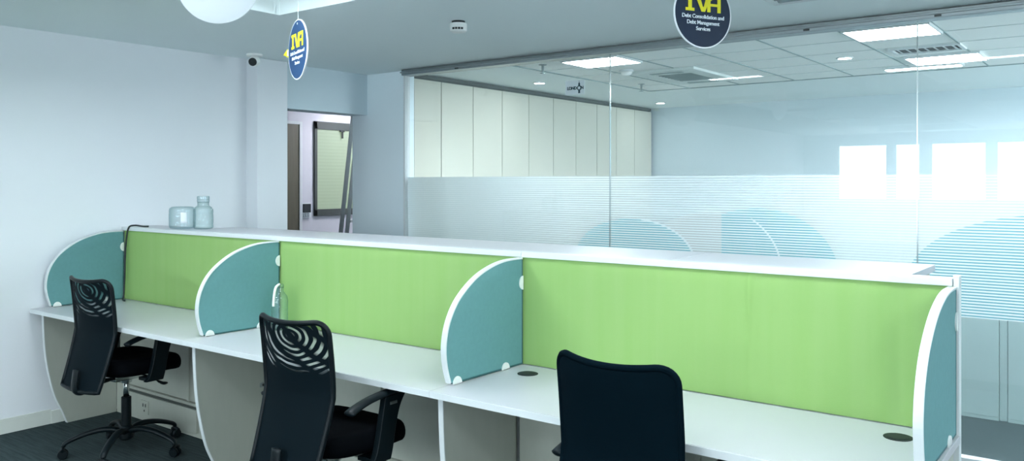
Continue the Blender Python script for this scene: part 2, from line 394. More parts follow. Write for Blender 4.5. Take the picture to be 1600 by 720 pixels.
rd = thing('access_reader', 'black card reader on the lavender wall beside the dark framed window', 'card reader', (-7.0, 5.645, 1.17))
MB().box(0, .018, -.062, .062, 0, .155, .003).build('backplate', 'edge', rd)
MB().box(.018, .035, -.048, .048, .055, .145, .004).build('screen', 'dark', rd)
kp = MB()
for i in range(3):
    for j in range(2): kp.box(.018, .026, -.04+.028*i, -.02+.028*i, .012+.02*j, .026+.02*j, .002)
kp.build('keypad', 'alu', rd)

# folded stepladder in the corridor, leaning on the back of the end wall
ld = thing('stepladder', 'folded aluminium stepladder leaning inside the corridor opening', 'ladder', (-6.20, 5.36, 0))
lean = .155
for fr in (0, 1):
    for sd in (0, 1):
        dx = -.085*(1-fr); yy = .36*sd
        pts = [(-.0+dx+lean*z, yy, z) for z in (0.012, 2.45 if fr else 2.42)]
        a, b = [Vector(p) for p in pts]
        m = MB(); m.tube([a, b], .023, 4, flat=(.9, 1.3)); m.build('rail', 'alu', ld)
        MB().tube([a-Vector((0, 0, .012)), a+Vector((.004, 0, .03))], .03, 8).build('rubber_foot', 'dark', ld)
for i in range(7):
    z = .3+.29*i; x = lean*z
    MB().box(x-.045, x+.02, .015, .345, z-.012, z+.012, .003).build('tread', 'alu' if i % 2 else 'dark', ld)

# ------------------------------------------------------------------ glass partition
gp = thing('glass_partition', 'frameless glass wall with striped white film behind the green desk screens', 'glass wall', (0, YG, 0))
tr = MB().box(-5.045, XR, -.055, .055, 2.452, ZC, .004).box(-5.045, XR, -.075, -.05, 2.470, 2.482, .003)
tr.build('head_track', 'alu', gp)
MB().box(-5.045, XR, -.03, .03, 0, .035, .004).build('floor_track', 'edge', gp)
MB().box(-5.045, -5.028, -.03, .03, .035, 2.452, .002).build('wall_channel', 'edge', gp)
jx = [-5.03+2.008*k for k in range(4)]+[XR]
for i in range(4):
    a, b = jx[i]+.003, jx[i+1]-.003
    pn = MB().box(a, b, -.006, .006, .03, 2.455).build('glass_pane', 'glass', gp)
    fm = MB(); fm.bm.faces.new([fm.bm.verts.new(v) for v in ((a, .009, .797), (b, .009, .797), (b, .009, 1.585), (a, .009, 1.585))])
    fm.build('privacy_film', 'film', pn)
    if i:
        MB().box(a-.006, a-.001, -.007, .007, .035, 2.452).build('joint_seal', 'chrome', gp)
        for z in (1.06,):
            MB().box(a-.02, a+.014, -.014, -.006, z-.012, z+.012, .002).build('patch_clamp', 'alu', gp)
# small brackets under the head track
for x in (-4.42, -1.62, -.36, -.9):
    MB().box(x-.018, x+.018, -.062, -.055, 2.457, 2.468, .002).build('track_bracket', 'darkframe', gp)

# ------------------------------------------------------------------ room beyond the glass
struct(MB().box(-5.7, XR+.1, YF, YF+.16, 0, ZC+.3).build('wall_far', 'wall_blue'))
fr = MB().box(XR, XR+.16, YG+.05, YF, 0, .25).box(XR, XR+.16, YG+.05, YF, 2.35, ZC+.3).box(XR, XR+.16, YG+.05, 6.4, .25, 2.35).box(XR, XR+.16, 9.4, YF, .25, 2.35).box(XR, XR+.16, 7.85, 7.95, .25, 2.35)
struct(fr.build('wall_far_right', 'wall'))
for i, (a, b) in enumerate(((6.4, 7.85), (7.95, 9.4))):
    f = MB()
    for bx in ((a, a+.03, .25, 2.35), (b-.03, b, .25, 2.35), (a, b, .25, .28), (a, b, 2.32, 2.35)): f.box(XR+.05, XR+.10, bx[0], bx[1], bx[2], bx[3])
    f = struct(f.build('window_%d' % (9+i), 'edge')); MB().box(XR+.072, XR+.08, a+.03, b-.03, .28, 2.32).build('pane', 'glass', f)
# plain plaster border and tiled field
TX, TY = .5345, .503
tx0, ty0, ty1 = -3.688, 5.408, 7.885
gx0 = -4.15
pb = MB().box(-5.7, gx0, YG+.06, YF, ZC-.002, ZC+.3).box(gx0, XR, ty1, YF, ZC-.002, ZC+.3)
struct(pb.build('ceiling_border', 'ceil'))
struct(MB().box(gx0, XR, YG+.06, ty1, ZC+.006, ZC+.3).build('ceiling_tiles', 'tile'))
sm = MB(); k = 0; x = -1.01-TX*6
while x < XR: sm.box(x-.006, x+.006, YG+.06, ty1, ZC+.001, ZC+.008); x += TX
sm.box(gx0, gx0+.02, YG+.06, ty1, ZC-.001, ZC+.008).box(gx0, XR, ty1-.02, ty1, ZC-.001, ZC+.008)
struct(sm.build('trim_1', 'seam'))
sm = MB(); y = 5.402
while y < ty1: sm.box(gx0, XR, y-.004, y+.004, ZC+.002, ZC+.008); y += TY
struct(sm.build('trim_2', 'tgrid'))

def panel_light(x0, x1, y0, y1, z, label, m, group, cat='ceiling light'):
    t = thing('panel_light', label, cat, ((x0+x1)/2, (y0+y1)/2, z), 0, group)
    a, b = (x1-x0)/2, (y1-y0)/2
    f = MB()
    for bx in ((-a, a, -b, -b+.012), (-a, a, b-.012, b), (-a, -a+.012, -b+.012, b-.012), (a-.012, a, -b+.012, b-.012)): f.box(*bx, -.022, 0, .001)
    f.build('frame', 'edge', t)
    MB().box(-a+.012, a-.012, -b+.012, b-.012, -.016, -.006).build('diffuser', m, t)
    return t
G2 = 'panel lights beyond the glass'
panel_light(-1.52, -1.01, 5.45, 5.885, ZC+.006, 'white panel light beyond the glass just under the right end of the head track', 'led_far', G2)
panel_light(-1.46, -.945, 6.905, 7.36, ZC+.006, 'white panel light beyond the glass just past the slatted air vent', 'led_far', G2)
panel_light(-1.74, -1.15, 7.47, 7.62, ZC+.006, 'narrow white strip light at the far edge of the tiled ceiling beyond the glass', 'led_far', G2)
panel_light(-3.66, -3.15, 5.46, 5.87, ZC+.006, 'white panel light beyond the glass above the hanging LONDON card', 'led_far', G2)
# unseen panel lights added on the right to brighten the far wall
for x, y in ((.62, 5.66), (.62, 7.16), (2.22, 5.66), (2.22, 7.16), (1.15, 6.4), (2.75, 7.4)):
    panel_light(x-.25, x+.25, y-.22, y+.22, ZC+.006, 'unseen panel light added in the tiled ceiling to brighten the far wall', 'led_far', 'added panel lights beyond the frame')

def downlight(x, y, z, label, m='led_far'):
    t = thing('downlight', label, 'ceiling light', (x, y, z), 0, 'round downlights beyond the glass')
    MB().lathe([(.062, 0), (.066, -.004), (.060, -.010), (.050, -.010), (.050, -.003)], seg=28).build('trim_ring', 'edge', t, True)
    MB().lathe([(.049, -.003), (.049, -.007), (.02, -.0085)], seg=28).build('diffuser', m, t, True)
downlight(-1.834, 6.69, ZC+.006, 'round downlight alone among the ceiling tiles, beyond the glass')
downlight(-4.61, 6.52, ZC-.002, 'round downlight over the cream cabinets, left of the LONDON card')
downlight(-4.617, 9.05, ZC-.002, 'round downlight at the far end of the cream cabinets, by the blue wall')

vt = thing('air_vent', 'slatted air vent between two panel lights in the tiled ceiling beyond the glass', 'air vent', (-1.235, 6.585, ZC+.006))
f = MB()
for bx in ((-.235, .235, -.14, -.115), (-.235, .235, .115, .14), (-.235, -.21, -.115, .115), (.21, .235, -.115, .115)): f.box(*bx, -.014, 0, .002)
f.build('frame', 'edge', vt)
MB().box(-.21, .21, -.115, .115, -.003, 0).build('duct', 'dark', vt)
for i in range(7):
    x = -.18+.06*i; sl = MB(); sl.prism([(x-.018, -.002), (x-.014, -.002), (x+.012, -.013), (x+.008, -.013)], 'y', -.115, .115); sl.build('slat', 'edge', vt)
# air conditioning cassette
ac = thing('ceiling_cassette', 'grey square air conditioner cassette in the tiled ceiling right of the LONDON card', 'air conditioner', (-3.26, 6.88, ZC+.004))
f = MB()
for bx in ((-.30, .30, -.48, -.27), (-.30, .30, .27, .48), (-.30, -.17, -.27, .27), (.17, .30, -.27, .27)): f.box(*bx, -.025, 0, .006)
f.build('fascia', 'tgrid', ac)
MB().box(-.17, .17, -.27, .27, -.012, -.002).build('grille_back', 'dark', ac)
for i in range(9): MB().box(-.17, .17, -.25+.06*i, -.235+.06*i, -.022, -.012).build('louvre', 'seam', ac)
for sgn in (-1, 1): MB().box(-.15, .15, sgn*.375-.03, sgn*.375+.03, -.029, -.024, .002).build('outlet_flap', 'seam', ac)
def sprinkler(x, y, label):
    t = thing('sprinkler', label, 'sprinkler', (x, y, ZC+.006), 0, 'ceiling sprinklers')
    MB().lathe([(.034, 0), (.034, -.006), (.012, -.010), (.010, -.05), (.006, -.055)], seg=16).build('body', 'alu', t, True)
    MB().lathe([(.004, -.055), (.004, -.068), (.022, -.070), (.022, -.073)], seg=16).build('deflector', 'seam', t, True)
sprinkler(-3.918, 5.589, 'small sprinkler beyond the glass near the left end of the tiled ceiling')
sprinkler(-3.915, 7.267, 'small sprinkler beyond the glass between the LONDON card and the cassette')
sd = thing('smoke_detector', 'white dome detector beside the panel light beyond the glass', 'smoke detector', (-3.538, 6.30, ZC+.006))
MB().lathe([(.06, 0), (.06, -.012), (.055, -.016)], seg=24).build('base', 'edge', sd, True)
MB().lathe([(.050, -.016), (.046, -.032), (.03, -.045), (.008, -.049)], seg=24).build('dome', 'clip', sd, True)

# tall storage cabinets down the left side
cx = -5.05; pitch = .449; ya = YG+.005
for i in range(5):
    yb = ya+.10 if i == 0 else ya
    yb = YG+.105 if i == 0 else YG+.01+2*pitch*i; ye = YG+.01+2*pitch*(i+1)
    lab = ['tall cream double-door cabinet nearest the glass at its left end', 'tall cream double-door cabinet second from the glass along the left side',
           'tall cream double-door cabinet in the middle of the row beyond the glass', 'tall cream double-door cabinet second from the blue far wall',
           'tall cream double-door cabinet at the far end against the blue wall'][i]
    c = thing('storage_cabinet', lab, 'cabinet', ((-5.61+cx)/2, (yb+ye)/2, 0), 0, 'tall cream cabinets beyond the glass')
    hw = (ye-yb)/2; ox = (-5.61+cx)/2
    MB().box(-5.61-ox, cx-.024-ox, -hw, hw, 0, 2.46).build('carcass', 'cabgap', c)
    MB().box(-5.61-ox, cx-.006-ox, -hw, hw, 2.46, 2.492).build('cornice', 'cabgap', c)
    mid = (YG+.01+2*pitch*i+pitch)-(yb+ye)/2
    for a, b, hs in ((-hw, mid, mid-.05), (mid, hw, mid+.05)):
        d = MB().box(cx-.022-ox, cx-ox, a+.0045, b-.0045, .09, 2.445, .0015).build('door', 'cab', c)
        MB().tube([(cx-ox, hs, 1.06), (cx-ox+.03, hs, 1.06), (cx-ox+.03, hs, 1.22), (cx-ox, hs, 1.22)], .006, 8).build('handle', 'alu', d)
    MB().box(-5.61-ox, cx-.05-ox, -hw, hw, 0, .085).build('plinth', 'cabgap', c)

# low back-to-back partition seen under the film on the right
px = -.70
for k, (a, b, lab) in enumerate(((-2.75, -.735, 'pale panel of a low office screen beyond the glass, left of the narrow seam'), (-.685, 1.35, 'pale panel of a low office screen beyond the glass, right of the narrow seam'))):
    t = thing('office_screen', lab, 'office screen', ((a+b)/2, 6.20, 0)); h = (b-a)/2
    MB().box(-h, h, -.025, .025, .02, 1.12, .004).build('panel', 'partition', t)
    MB().box(-h, h, -.03, .03, 1.12, 1.14, .003).build('top_rail', 'edge', t)
    MB().box(-h, h, -.027, .027, 0, .02).build('foot_rail', 'partition', t)
pp = thing('screen_post', 'slim upright post between the two low screen panels beyond the glass', 'post', (-.71, 6.20, 0))
MB().box(-.023, .023, -.02, .02, 0, 1.14, .004).build('upright', 'partition', pp)
MB().box(-.024, .024, -.028, .028, 1.14, 1.152, .003).build('cap', 'edge', pp)

# ------------------------------------------------------------------ ceiling lights on this side
names = {0: 'nearest the left wall', 1: 'in the middle', 2: 'on the right'}
for ti, (a, b, c, d) in enumerate(trays):
    lx = a+.26; ly = (c+d)/2
    panel_light(lx, lx+.6, ly-.3, ly+.3, ZC+TR, 'white panel light recessed in a ceiling tray above the camera', 'led', 'tray lights above the camera')

# ceiling cassette whose corner shows at the top edge
cv = thing('ceiling_grille', 'corner of a white framed ceiling grille right of the round navy sign', 'air vent', (-1.574+.31, 4.42-.31, ZC))
f = MB()
for bx in ((-.31, .31, -.31, -.27), (-.31, .31, .27, .31), (-.31, -.27, -.27, .27), (.27, .31, -.27, .27)): f.box(*bx, -.012, 0, .003)
f.build('frame', 'edge', cv); MB().box(-.27, .27, -.27, .27, -.003, 0).build('duct', 'dark', cv)
for i in range(9):
    y = -.24+.06*i; MB().prism([(y-.02, -.003), (y-.016, -.003), (y+.014, -.012), (y+.010, -.012)], 'x', -.27, .27).build('slat', 'alu', cv)

# motion detector and camera
md = thing('motion_detector', 'small white round detector with dark slots on the plain ceiling', 'detector', (-3.25, 3.76, ZC))
MB().lathe([(.040, 0), (.040, -.014)], seg=28).build('shadow_collar', 'dark', md, True)  # dark ring stands in for the shadow between ceiling and housing
MB().lathe([(.050, -.014), (.052, -.03), (.050, -.058), (.040, -.066), (.01, -.068)], seg=28).build('housing', 'clip', md, 'angle')
for i in range(4):
    a = -PI/2+.62+(i-1.5)*.34+.0; MB().box(-.007, .007, -.004, .004, -.006, .006, .002).build('slot', 'dark', md, loc=(.0505*math.cos(a), .0505*math.sin(a), -.049)).rotation_euler = (0, 0, a+PI/2)
cc = thing('security_camera', 'white turret security camera with black lens above the wall pillar', 'camera', (-5.30, 3.80, ZC))
MB().lathe([(.058, 0), (.058, -.014), (.050, -.020)], seg=28).build('base_plate', 'clip', cc, 'angle')
hd = Vector((.5, -.86, -.32)).normalized()
bl = MB(); bmesh.ops.create_uvsphere(bl.bm, u_segments=24, v_segments=16, radius=.041, matrix=Matrix.Translation((0, 0, -.052))); bl.build('ball', 'clip', cc, True)
q = hd.to_track_quat('Z', 'Y').to_matrix().to_4x4(); q.translation = Vector((0, 0, -.052))+hd*.022
ln = MB().lathe([(.030, 0), (.030, .018), (.024, .022), (.02, .019), (.005, .021)], seg=24); bmesh.ops.transform(ln.bm, matrix=q, verts=ln.bm.verts); ln.build('lens', 'dark', cc, 'angle')

# ------------------------------------------------------------------ round hanging signs
def round_sign(loc, ang, label, m, text=True, top=ZC, name='hanging_sign'):
    t = thing(name, label, 'sign', loc, ang, 'round signs hung from the ceiling')
    R = .160
    MB().lathe([(R, -.0035), (R, .0035)], seg=64, axis='y').build('rim' if text else 'board', 'paper' if text else m, t)
    if text: MB().lathe([(R-.006, -.0045), (R-.006, -.0030)], seg=64, axis='y').build('face', m, t)
    MB().tube([(0, 0, R-.008), (0, 0, top-loc[2])], .0012, 6).build('cord', 'paper', t)
    MB().lathe([(.006, -.0055), (.006, -.0035)], (0, 0, R-.022), 12, 'y').build('eyelet', 'paper', t)
    if text:
        # I V A in heavy slab capitals
        y, dp = -.0045, -.0068
        zb, zt = .010, .088
        I = MB()
        for a, b, c, d in ((-.098, -.050, zb, zb+.014), (-.098, -.050, zt-.014, zt), (-.084, -.064, zb+.014, zt-.014)): I.prism([(a, c), (b, c), (b, d), (a, d)], 'y', y, dp)
        I.build('letter', 'yellow', t)
        MB().prism([(-.046, zt), (-.022, zt), (-.003, zb+.022), (.003, zb+.022), (.020, zt), (.044, zt), (.010, zb), (-.010, zb)], 'y', y, dp).build('letter', 'yellow', t)
        A = MB().prism([(.022, zb), (.040, zb), (.040, zb+.052), (.056, zb+.062), (.080, zb+.062), (.080, zb), (.098, zb), (.098, zt), (.046, zt), (.022, zt-.020)], 'y', y, dp)
        A.prism([(.040, zb+.028), (.080, zb+.028), (.080, zb+.040), (.040, zb+.040)], 'y', y, dp); A.build('letter', 'yellow', t)
        for k, (s, z) in enumerate((('Debt Consolidation and', -.014), ('Debt Management', -.042), ('Services', -.070))):
            lettering(s, .0255, 'white_ink', t, (0, -.0052, z), bold=.0003, space=.96)
    return t
round_sign((-1.63, 3.62, 2.322), math.radians(60.5), 'round navy sign with yellow capitals and white text, in front of the glass head', 'sign_navy')
s2 = round_sign((-3.58, 2.84, 2.246), math.radians(-21), 'round blue sign seen nearly edge on, beside the wall pillar', 'sign_blue', top=ZC+TR)
MB().prism([(0, .008), (.075, -.014), (.075, .030)], 'y', .0045, .012).build('paper_tab', 'yellow', s2, loc=(-.285, 0, 0))
MB().box(-.215, -.14, .004, .013, -.008, .024, .003).build('tab_clip', 'paper', s2)
round_sign((-2.93, 1.93, 2.330), math.radians(42), 'plain white round board cut by the top edge, above the blue sign', 'board', text=False, top=ZC+TR)

# LONDON card on the glass
lc = thing('london_card', 'small pale LONDON card with a clock tower, on the upper glass', 'sign', (-3.312, YG-.012, 2.235))
MB().box(-.083, .083, -.002, .002, -.052, .052, .001).build('card', 'palesign', lc)
lettering('LOND', .030, 'ink', lc, (-.066, -.0035, -.006), bold=.0013, space=.95, align='LEFT')
lettering('N', .030, 'ink', lc, (.064, -.0035, -.006), bold=.0012)
MB().lathe([(.019, -.0044), (.019, -.0022)], (.038, 0, -.006), 24, 'y').build('clock_ring', 'ink', lc)
MB().lathe([(.011, -.0050), (.011, -.0040)], (.038, 0, -.006), 24, 'y').build('clock_face', 'palesign', lc)
MB().prism([(.031, .012), (.045, .012), (.045, .026), (.040, .034), (.038, .050), (.036, .034), (.031, .026)], 'y', -.0022, -.0044).prism([(.030, -.044), (.046, -.044), (.045, -.022), (.031, -.022)], 'y', -.0022, -.0044).build('clock_tower', 'ink', lc)

# ------------------------------------------------------------------ desks
def desk(i):
    xa, xb = X0+W*i, X0+W*(i+1)
    xa2 = xa-.026 if i == 0 else xa+.001; xb2 = xb+.020 if i == 2 else xb-.001
    ox = (xa+xb)/2
    lab = ['white desk at the left wall, with the mesh chair tucked in', 'white middle desk with a clear bottle in its back corner', 'white desk at the right end with two black cable grommets'][i]
    t = thing('desk', lab, 'desk', (ox, (YD+YS)/2, 0), 0, 'row of white desks')
    oy = (YD+YS)/2
    B = lambda a, b, c, d, e, f, bev=0: MB().box(a-ox, b-ox, c-oy, d-oy, e, f, bev)
    B(xa2, xb2, YD+.003, YS-.001, ZD-.025, ZD, .002).build('desktop', 'white', t)
    B(xa2, xb2, YD, YD+.003, ZD-.0255, ZD-.0015).build('edge_band', 'edge', t)
    # modesty panel in two halves
    m = (xa+xb)/2
    B(xa+.014, m-.002, 2.872, 2.890, .20, ZD-.026).build('modesty_panel', 'leg', t)
    B(m+.002, xb-.014, 2.872, 2.890, .20, ZD-.026).build('modesty_panel', 'leg', t)
    B(m-.012, m+.012, 2.862, 2.872, .03, ZD-.026, .002).build('joint_cover', 'leg', t)
    # cable trunking along the floor, with sockets
    tk = B(xa+.18, xb-.70 if i == 0 else xb-.10, 2.832, 2.868, .03, .17, .003).build('trunking', 'leg', t)
    B(xa+.18, xb-.70 if i == 0 else xb-.10, 2.836, 2.868, .172, .182, .001).build('trunking_lid', 'darkframe', tk)
    B(xa+.014, xb-.014, 2.85, 2.889, 0, .198).build('plinth', 'leg', t)
    s = B(xa+.36, xa+.45, 2.826, 2.833, .055, .140, .002).build('socket', 'leg', t)
    B(xa+.385, xa+.392, 2.824, 2.827, .10, .12).box(xa+.415-ox, xa+.422-ox, 2.824-oy, 2.827-oy, .10, .12).box(xa+.40-ox, xa+.407-ox, 2.824-oy, 2.827-oy, .07, .082).build('pin_hole', 'dark', s)
    for gx in ((xa+.13, xb-.13) if i != 1 else (xa+.13,)):
        if i == 0: continue
        if i == 1: continue
        g = MB().lathe([(.043, ZD-.004), (.043, ZD+.0015), (.037, ZD+.003), (.033, ZD+.0025)], (gx-ox, 2.772-oy, 0), 28).build('grommet', 'dark', t, 'angle')
        MB().lathe([(.034, ZD), (.034, ZD+.004), (.01, ZD+.0045)], (gx-ox, 2.772-oy, 0), 28).build('grommet_cover', 'dark', g, 'angle')
    return t
for i in range(3): desk(i)

# curved side panels under the dividers
def side_panel(i):
    x = X0+W*i; h = .011
    lab = ['curved side panel against the left wall under the first desk', 'curved side panel between the left and the middle desk', 'curved side panel between the middle and the right desk', 'side panel closing the right end of the desk row'][i]
    t = thing('side_panel', lab, 'side panel', (x, 2.65, 0), 0, 'curved panels holding up the desks')
    prof = crom([(2.384, ZD-.026, 0), (2.388, .60, 0), (2.397, .47, 0), (2.416, .34, 0), (2.452, .19, 0), (2.500, .08, 0), (2.530, .0, 0)], 5)
    front = [(p.x-2.65, p.y) for p in prof]
    MB().prism(front+[(2.849-2.65, 0), (2.849-2.65, ZD-.026)], 'x', -h, h).build('panel', 'leg', t)
    inner = [(a, b) for a, b in front]; outer = [(a-.004, b) for a, b in front]
    MB().ribbon(outer, inner, 'x', -h-.001, h+.001).build('edge_band', 'edge', t)
    if i == 1:
        for z in (.61, .44):
            c = MB().box(h, h+.012, .118, .150, z-.012, z+.012, .003).build('fitting', 'alu', t)
            MB().lathe([(.007, h+.012), (.007, h+.016)], (0, .134, z), 12, 'x').build('screw', 'dark', c)
for i in range(4): side_panel(i)

# green screens
for i in range(3):
    xa, xb = X0+W*i, X0+W*(i+1); ox = (xa+xb)/2; h = W/2
    lab = ['lime green screen at the back of the left desk', 'lime green screen at the back of the middle desk', 'lime green screen at the back of the right desk, with a faint crease'][i]
    t = thing('desk_screen', lab, 'desk screen', (ox, YS, 0), 0, 'green screens along the desks')
    # fabric face with a very slight pillow, and the crease where two cloths meet
    def fabric(u, v, i=i):
        x = -h+2*h*u; z = ZD+.002+(1.214-ZD-.002)*v
        e = min(1, u/.03, (1-u)/.03, v/.05, (1-v)/.05); y = -.004*math.sin(e*PI/2)
        y += .0014*math.sin(x*9+i)*math.sin(z*7+2*i)*e
        if i == 2: y -= .006*math.exp(-((x-.18)/.010)**2)*e*min(1, v*1.3); y += .006*math.exp(-((x-.68)/.035)**2)*e
        return (x, y+.003, z)
    MB().grid(fabric, 320, 14).build('fabric', 'green', t, True)
    MB().box(-h, h, .014, .036, .20, 1.214).build('core_board', 'edge', t)
    MB().box(-h+(.001 if i else -.02), h-.001, -.006, .044, 1.214, 1.238, .002).build('top_cap', 'edge', t)
pst = thing('end_post', 'white upright post closing the right end of the green screens', 'post', (-.462, 2.922, 0))
MB().box(-.0085, .0085, -.016, .022, 0, 1.243, .002).build('upright', 'edge', pst)
MB().box(-.009, .009, -.017, .023, 1.243, 1.247, .001).build('cap', 'clip', pst)

# storage ledge behind the screens
lx = [(-5.55, -4.893), (-4.889, -4.02), (-4.014, -1.472), (-1.466, -.605)]
for i, (a, b) in enumerate(lx):
    ox = (a+b)/2; h = (b-a)/2
    lab = ['narrow left end of the white storage ledge, carrying the squat water jar', 'deeper short length of the white storage ledge right of the jar', 'long middle length of the white storage ledge behind the screens', 'short right length of the white storage ledge, ending before the post'][i]
    yb = 3.372 if i else 3.175
    t = thing('storage_ledge', lab, 'storage ledge', (ox, 3.16, 0), 0, 'white ledge cabinets behind the screens')
    MB().box(-h, h, 2.951-3.16, yb-3.16, 1.212, 1.237, .002).build('top', 'white', t)
    MB().box(-h+.005, h-.012, 2.952-3.16, yb-.04-3.16, .08, 1.212).build('carcass', 'leg', t)
    MB().box(-h+.01, h-.02, 2.96-3.16, yb-.08-3.16, 0, .08).build('plinth', 'cabgap', t)
    n = max(1, round(2*h/.6))
    for k in range(n):
        d = MB().box(-h+2*h*k/n+.004, -h+2*h*(k+1)/n-.004-(.012 if k == n-1 else 0), yb-.04-3.16, yb-.022-3.16, .09, 1.205, .002).build('door', 'white', t)
        hx = -h+2*h*(k+.85)/n
        MB().tube([(hx, yb-.022-3.16, 1.0), (hx, yb+.005-3.16, 1.0), (hx, yb+.005-3.16, 1.12), (hx, yb-.022-3.16, 1.12)], .005, 8).build('handle', 'alu', d)

# dividers
DP = crom([(2.424, .758, 0), (2.402, .83, 0), (2.396, .905, 0), (2.414, .985, 0), (2.458, 1.060, 0), (2.522, 1.118, 0), (2.604, 1.166, 0), (2.700, 1.198, 0), (2.79, 1.212, 0), (2.897, 1.214, 0)], 5)
def divider(i):
    x = X0+W*i
    lab = ['curved teal divider at the left wall', 'curved teal divider between the left and the middle desk', 'curved teal divider between the middle and the right desk', 'curved teal divider at the right end beside the white post'][i]
    t = thing('desk_divider', lab, 'desk divider', (x, 2.66, 0), 0, 'curved teal dividers on the desks')
    pts = [(p.x-2.66, p.y) for p in DP]; n = len(pts)
    nrm = []
    for k in range(n):
        a, b = pts[max(k-1, 0)], pts[min(k+1, n-1)]; tx, ty = b[0]-a[0], b[1]-a[1]; l = math.hypot(tx, ty); nrm.append((ty/l, -tx/l))
    inn = [(p[0]+q[0]*.007, p[1]+q[1]*.007) for p, q in zip(pts, nrm)]
    e = .2385
    core = [(a, b) for a, b in inn]; core[-1] = (e-.006, core[-1][1])
    MB().prism(core+[(e-.006, .760)], 'x', -.0105, .0105).build('panel', 'teal', t)
    outl = [(a, b) for a, b in pts]; MB().ribbon(outl, inn, 'x', -.013, .013).build('edge_trim', 'edge', t, bev=.0015)
    MB().box(-.011, .011, -.222, e, .7535, .760).box(-.011, .011, e-.006, e, .760, 1.203).build('piping', 'tealdark', t)
    for cy in (-.195, .115):
        c = MB()
        for s in (-1, 1):
            hp = [(cy+.026*math.cos(PI*k/12), .751+.030*math.sin(PI*k/12)) for k in range(13)]
            c.prism(hp, 'x', s*.0105, s*.0155)
        c.box(-.0155, .0155, cy-.024, cy+.024, .7505, .7535); c.build('clip', 'clip', t)
    c = MB()
    for s in (-1, 1):
        c.prism([(e-.026*math.sin(PI*k/12), 1.105+.030*math.cos(PI*k/12)) for k in range(13)], 'x', s*.0105, s*.0155)
    c.build('clip', 'clip', t)
for i in range(4): divider(i)

# ------------------------------------------------------------------ things on the desks
cab = MB().tube(crom([(-5.33, 2.985, 1.2435), (-5.35, 2.955, 1.2445), (-5.385, 2.915, 1.251), (-5.42, 2.893, 1.235), (-5.435, 2.885, 1.15), (-5.44, 2.880, 1.03), (-5.432, 2.872, .90), (-5.425, 2.862, .80), (-5.412, 2.85, .760), (-5.37, 2.84, .7565)], 6), .0055, 8).build('power_cord', 'dark', None, True)
tag(cab, 'dark cord hanging over the left green screen down to the desk', 'cord')
# clear bottle with white spout behind the mesh chair
bt = thing('plastic_bottle', 'clear plastic bottle with white spout in the back corner of the middle desk', 'bottle', (-3.685, 2.800, ZD))
MB().lathe([(.034, .0012), (.043, .006), (.045, .03), (.044, .10), (.045, .16), (.040, .180), (.028, .197), (.021, .206), (.0205, .226), (.019, .228)], seg=32).build('body', 'pet', bt, True)
MB().tube(crom([(.008, -.0445, .130), (.008, -.043, .17), (.008, -.032, .225), (.005, -.012, .240), (0, 0, .240)], 5), .0075, 10).build('spout', 'clip', bt, True)
MB().lathe([(.0215, .224), (.0225, .227), (.0225, .240), (.017, .246)], seg=24).build('cap', 'jarp', bt, 'angle')
# jar and bottle on the ledge
jr = thing('water_jar', 'squat clear water jar with white label on the white ledge by the left wall', 'water jar', (-5.00, 3.03, 1.237), math.radians(50))
MB().lathe([(.05, .001), (.076, .004), (.082, .016), (.083, .04), (.081, .047), (.083, .054), (.083, .10), (.081, .107), (.083, .114), (.080, .132), (.066, .143), (.04, .146)], seg=40).build('body', 'jarp', jr, True)
lb = MB()
lb.grid(lambda u, v: (.0845*math.sin(.25+.45*(u-.5)), -.0845*math.cos(.25+.45*(u-.5)), .04+.07*v), 8, 4); lb.build('label', 'paper', jr, True, solid=.0008)
wb = thing('water_bottle', 'clear water bottle with a broad neck and ribbed cap, right of the squat jar', 'water bottle', (-4.855, 3.09, 1.237))
MB().lathe([(.04, .001), (.058, .004), (.063, .014), (.061, .035), (.063, .045), (.062, .095), (.059, .101), (.063, .108), (.061, .128), (.052, .142), (.039, .150), (.0365, .155), (.036, .176)], seg=36).build('body', 'pet', wb, True)
MB().lathe([(.038, .174), (.039, .177), (.039, .188), (.037, .190), (.039, .192), (.039, .210), (.035, .214)], seg=30).build('cap', 'jarp', wb, 'angle')

# ------------------------------------------------------------------ chairs (origin on the floor under the gas lift, facing +Y)
ZT, ZB0 = 1.000, .415
def back_y(z):
    # gentle S: lumbar forward at .72, top and bottom further back
    if z > .72: t = (z-.72)/(ZT-.72); return -.215-.045*t**1.3
    t = (.72-z)/(.72-ZB0); return -.215-.070*t**1.2
def back_w(v): return .183+.018*min(1, v*1.6)
def back_pt(u, v, off=0):
    """u -1..1 across, v 0..1 up; rounded upper corners; the sides wrap forwards"""
    z = ZB0+(ZT-ZB0)*v
    w = back_w(v); x = u*w
    return Vector((x, back_y(z)+.050*(abs(u)**2.2)*(.35+.65*v)+off, z+.018*u*u*max(0, v-.6)/.4))
def sq(u, v, r=.16):
    """unit square -> rounded-corner square at the top"""
    vv = v
    if v > 1-r:
        t = (v-(1-r))/r; lim = 1-.22*(1-math.sqrt(max(0, 1-t*t)))
        u = u*lim
    return u, vv
def outline(n=14):
    pts = []
    R = .055; w = back_w(1); H_ = ZT-ZB0
    for k in range(n+1): pts.append((-1, k/n*(1-R/H_)))
    for k in range(1, 9):
        a = PI/2*k/8; pts.append((-1+(R/w)*(1-math.cos(a)), 1-R/H_+R/H_*math.sin(a)))
    for k in range(1, n): pts.append((-1+R/w+(2-2*R/w)*k/n, 1))
    for k in range(0, 8):
        a = PI/2*(1-k/8); pts.append((1-(R/w)*(1-math.cos(a)), 1-R/H_+R/H_*math.sin(a)))
    for k in range(n+1): pts.append((1, (1-k/n)*(1-R/H_)))
    for k in range(1, n): pts.append((1-2*k/n, -.012*math.sin(PI*k/n)))
    return pts
